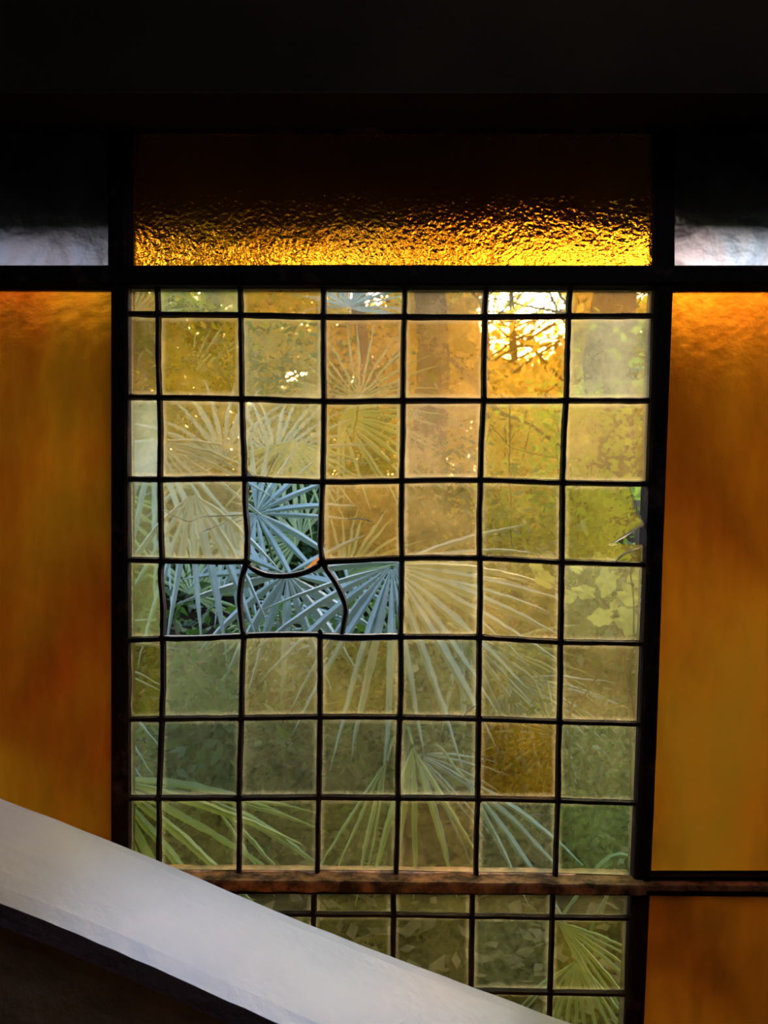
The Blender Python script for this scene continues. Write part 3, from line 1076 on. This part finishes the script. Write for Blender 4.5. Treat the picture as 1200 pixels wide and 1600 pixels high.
def branchy(base, top, r0, r1, R, nb, blen, low=0.30):
    """trunk polyline and branches; returns geometry and branch tips"""
    n = 8
    pts = []
    for i in range(n + 1):
        t = i / n
        p = base.lerp(top, t)
        p += Vector((R.uniform(-1, 1), R.uniform(-1, 1), 0)) * 0.04 * (base - top).length * 0.25 * math.sin(math.pi * t)
        pts.append(p)
    geo = [tube(pts, [r0 * (1.25 if i == 0 else 1) + (r1 - r0) * i / n for i in range(n + 1)], 10)]
    tips = []
    br = []
    for k in range(nb):
        t = R.uniform(low, 1.0)
        i = min(int(t * n), n - 1)
        p = pts[i].lerp(pts[i + 1], t * n - i)
        a = R.uniform(0, 6.28)
        L = blen * R.uniform(.5, 1.1)
        d = Vector((math.cos(a), math.sin(a) * .8, R.uniform(.1, .9))).normalized()
        q = p + d * L * .5 + Vector((0, 0, R.uniform(-.1, .1) * L))
        e = p + d * L + Vector((0, 0, R.uniform(-.3, .15) * L))
        rr = (r0 + (r1 - r0) * t) * .35
        br.append(tube(smoothpts([p, q, e], 3), [rr * (1 - .13 * m) for m in range(7)], 5))
        tips += [e, q, (q + e) / 2]
    return geo, br, tips


def tree(label, bx, by, h, r, nb, blen, nleaf, lsize, mat, seed, lean=(0, 0), bark=None, spread=.3, low=0.3, group='trees beyond the window'):
    R = random.Random(seed)
    z = gz(bx, by)
    e = empty('tree', (bx, by, z))
    tag(e, label, 'tree', group)
    base = Vector((bx, by, z - .1))
    top = Vector((bx + lean[0], by + lean[1], z + h))
    geo, br, tips = branchy(base, top, r, r * .45, R, nb, blen, low)
    build('trunk', *merge(geo), bark or M_bark, e, smooth=True)
    build('branches', *merge(br), bark or M_bark, e)
    if nleaf: leaves([tuple(t) for t in tips], nleaf, spread, lsize, mat, 'foliage', e, seed)
    return e


p1 = at(668, 820, 4.3)
tree('thick brown trunk just right of the window centre', p1.x, 4.3, 5.2, 0.125, 16, 1.8, 2600, .055, M_leaf_gold, 3, lean=(.12, 0), spread=.4, low=.62)
p2 = at(955, 800, 3.6)
tree('broad trunk behind the rightmost column of panes', p2.x, 3.6, 5.0, 0.16, 12, 1.4, 1800, .05, M_leaf_green, 4, lean=(.05, 0.1), bark=M_bark2, spread=.35, low=.62)
p3 = at(585, 800, 5.6)
tree('slender leaning trunk left of the thick brown one', p3.x, 5.6, 5.0, 0.07, 12, 1.6, 2600, .055, M_leaf_gold, 5, lean=(-.25, 0), low=.62)
specs = [
    ('golden leaved tree straight below the low sun', 760, 7.0, 4.6, .06, M_leaf_gold, 4200, 11),
    ('golden leaved tree right of the low sun', 900, 8.0, 5.2, .08, M_leaf_gold, 4200, 12),
    ('green tree at the far right behind the broad trunk', 1080, 7.5, 5.6, .09, M_leaf_green, 4200, 13),
    ('green tree behind the upper left panes', 330, 6.5, 5.6, .08, M_leaf_green, 4800, 14),
    ('dark leaved tree behind the left amber pane', 80, 5.5, 5.2, .09, M_leaf_dark, 4600, 15),
    ('golden tree behind the fan with upright blades', 500, 8.5, 5.4, .08, M_leaf_gold, 4600, 16),
    ('distant green tree closing the view at the left', 200, 11, 6.4, .11, M_leaf_green, 5000, 17),
    ('distant gold tree closing the view in the middle', 640, 12, 6.0, .11, M_leaf_gold, 5000, 18),
    ('distant green tree closing the view at the right', 980, 12, 6.6, .11, M_leaf_green, 5000, 19),
    ('dark leaved tree far behind the slender trunk', 420, 10, 6.0, .09, M_leaf_dark, 4500, 21),
    ('golden tree far behind the sunlit foliage', 800, 14, 7.5, .11, M_leaf_gold, 5200, 22),
    ('wide golden tree at the end of the garden, left of centre', 540, 16, 8.5, .12, M_leaf_gold, 6000, 23),
    ('wide green tree at the end of the garden, far left', 330, 15, 8.5, .12, M_leaf_green, 5200, 24),
    ('wide golden tree at the end of the garden, right of centre', 720, 17, 8.5, .12, M_leaf_gold, 6000, 25),
    ('wide golden tree at the end of the garden, far right', 900, 16, 8.5, .12, M_leaf_gold, 5200, 26),
    ('tall green tree at the garden end beyond the right amber pane', 1130, 15, 8.5, .12, M_leaf_green, 5200, 27),
    ('tall green tree at the garden end beyond the left amber pane', 60, 15, 8.5, .12, M_leaf_green, 5200, 28),
    ('dark tree standing outside the right amber pane', 1290, 5.5, 5.5, .09, M_leaf_dark, 4000, 20)]
for (lb, px, Y, h, r, m, nl, sd) in specs:
    q = at(px, 800, Y)
    tree(lb, q.x, Y, h * (.95 if 150 < px < 450 or 600 < px < 720 else .70 if Y < 14 else .58) * (.55 if px < 150 or px > 1050 else 1), r, 34, (1.9 + .05 * Y) * (.5 if px < 150 or px > 1050 else 1), int(nl * 1.35), .055 + .0035 * Y, m, sd, bark=M_bark2, spread=.5, low=.04 if Y > 7.4 else .25)


def shrub(label, px, Y, h, w, n, size, mat, seed):
    R = random.Random(seed)
    bx = at(px, 0, Y).x
    z = gz(bx, Y)
    e = empty('shrub', (bx, Y, z))
    tag(e, label, 'shrub', 'shrubs beyond the window')
    geo, cs = [], []
    for k in range(11):
        a = R.uniform(0, 6.28)
        tip = Vector((bx + math.cos(a) * w * R.uniform(.2, 1), Y + math.sin(a) * w * .6 * R.uniform(.2, 1), z + h * R.uniform(.45, 1)))
        mid = Vector(((bx + tip.x) / 2, (Y + tip.y) / 2, z + (tip.z - z) * .6))
        geo.append(tube(smoothpts([Vector((bx + R.uniform(-.05, .05), Y, z - .03)), mid, tip], 3), [.012 - .0015 * i for i in range(7)], 5))
        cs += [tuple(tip), tuple(mid), tuple(Vector((bx, Y, z)).lerp(tip, .35))]
    build('stems', *merge(geo), M_bark2, e)
    leaves(cs, n, w * .30, size, mat, 'foliage', e, seed, gap=False)
    return e


shrub('bright green shrub in front of the broad trunk', 900, 3.0, 1.05, .35, 2600, .030, M_leaf_green, 31)
shrub('yellowing shrub right of the thick trunk', 790, 4.6, 1.0, .55, 3000, .038, M_leaf_gold, 32)
shrub('green shrub beneath the yellowing one', 800, 3.4, .62, .5, 2600, .024, M_leaf_green, 33)
shrub('dark shrub low at the right behind the green panes', 930, 1.9, .75, .35, 2400, .026, M_leaf_dark, 34)
shrub('dark shrub behind the palms at the left', 220, 3.2, 1.35, .7, 4200, .036, M_leaf_dark, 35)
shrub('dark shrub behind the hole in the leaded panes', 440, 3.4, 1.15, .7, 4400, .034, M_leaf_dark, 36)
shrub('dark shrub behind the large grey blue fan', 620, 3.1, .85, .6, 3600, .032, M_leaf_dark, 37)
shrub('low dark shrub behind the lower left panes', 330, 1.5, .60, .4, 2600, .024, M_leaf_dark, 38)
shrub('low dark shrub behind the lower middle panes', 620, 1.6, .55, .4, 2600, .024, M_leaf_dark, 39)
shrub('low dark shrub behind the lowest row of full panes', 890, 1.3, .45, .25, 1800, .016, M_leaf_dark, 40)
shrub('green shrub outside the right amber pane', 1200, 2.6, 1.5, .6, 3000, .036, M_leaf_green, 41)
shrub('dark shrub outside the left amber pane', -20, 2.4, 1.1, .5, 3000, .034, M_leaf_dark, 42)

# vine with broad lobed leaves close behind the right column
vb = at(1010, 1330, 0.9)
vb.z = gz(vb.x, 0.9)
vine = empty('broadleaf_vine', tuple(vb))
tag(vine, 'sapling with broad pale lobed leaves close behind the right panes', 'sapling')
stem_pts = smoothpts([vb, at(1000, 1250, .9), at(985, 1080, .85), at(965, 985, .82), at(925, 930, .80), at(880, 920, .8)], 6)
build('stem', *tube(stem_pts, [.004 - .0025 * i / len(stem_pts) for i in range(len(stem_pts))], 6), M_bark2, vine)
stem2 = smoothpts([at(985, 1080, .85), at(990, 960, .8), at(985, 890, .8)], 5)
build('stem', *tube(stem2, .0016, 5), M_bark2, vine)


def lobed(parent, px, py, Y, r, rot, squash=1.0, tilt=0.0, yaw=0.0):
    c = at(px, py, Y)
    r = r * PX * (1 + Y)
    n = 30
    M = Matrix.Rotation(yaw, 3, 'Z') @ Matrix.Rotation(tilt, 3, 'X')
    V = [c + M @ Vector((0, 0, 0))]
    for ring_ in (0.55, 1.0):
        for i in range(n):
            a = 2 * math.pi * i / n
            k = 0.80 + 0.14 * abs(math.cos(2.5 * a)) + 0.06 * math.cos(9 * a) * (ring_ == 1.0)
            if abs(a) < .3 or abs(a - 2 * math.pi) < .3: k *= 1.12
            if abs(a - math.pi) < .35: k *= 0.72
            rr = r * k * ring_
            x, z = math.cos(a) * rr, math.sin(a) * rr * squash
            xr = x * math.cos(rot) - z * math.sin(rot)
            zr = x * math.sin(rot) + z * math.cos(rot)
            yy = 0.12 * rr * math.cos(5 * a) + 0.15 * ring_ * r * math.sin(a)
            V.append(c + M @ Vector((xr, yy, zr)))
    F = [(0, 1 + i, 1 + (i + 1) % n) for i in range(n)] + [(1 + i, 1 + n + i, 1 + n + (i + 1) % n, 1 + (i + 1) % n) for i in range(n)]
    return build('leaf', V, F, M_leaf_vine, parent, smooth=True)


for (px, py, r, rot, sq, yw) in ((948, 908, 25, -1.9, .85, .2), (985, 930, 22, -.6, .8, -.3), (915, 925, 20, 2.9, .6, .1), (892, 930, 17, 3.6, .7, .4),
                                 (940, 965, 21, 3.2, .78, -.1), (980, 970, 28, -.5, .85, .35), (1000, 905, 22, .6, .8, 0), (900, 888, 14, 2.4, .6, 0),
                                 (935, 872, 12, 1.9, .9, .3), (960, 945, 13, -2.2, .6, 0), (850, 905, 22, 2.5, .6, .2), (838, 885, 16, 2.0, .7, -.2), (1030, 960, 24, 0, .8, .2)):
    lobed(vine, px, py, 0.8 + rnd.uniform(-.02, .03), r, rot, sq, tilt=rnd.uniform(-.4, .3), yaw=yw)

# bare twigs criss-crossing behind the right panes
for k, (pts, Y, lb) in enumerate((
        ([(700, 560), (775, 640), (830, 665), (885, 705), (960, 740)], 3.2, 'bare branch slanting down between the two trunks'),
        ([(890, 1130), (915, 1085), (945, 1040), (985, 1005), (1010, 960)], 1.1, 'thin bare twig rising behind the brownish right pane'),
        ([(985, 1130), (975, 1060), (1000, 1010)], 1.2, 'thin bare twig beside the right upright'),
        ([(760, 690), (800, 700), (850, 712), (905, 716)], 2.8, 'fine horizontal twig below the slanting branch'),
        ([(796, 640), (797, 690), (794, 760)], 2.7, 'fine upright twig below the sun'))):
    q = [at(a, b, Y) for a, b in pts]
    r0 = .016 if k == 0 else .0035
    if k: q = [Vector((q[0].x + .02, Y + .05, gz(q[0].x, Y) - .02))] + q
    else: q = [Vector((p1.x, 4.2, q[0].z + .1))] + q
    sp = smoothpts(q, 6)
    o = build('bare_branch', *tube(sp, [r0 * (1 - .6 * i / len(sp)) for i in range(len(sp))], 6), M_bark)
    tag(o, lb, 'branch')
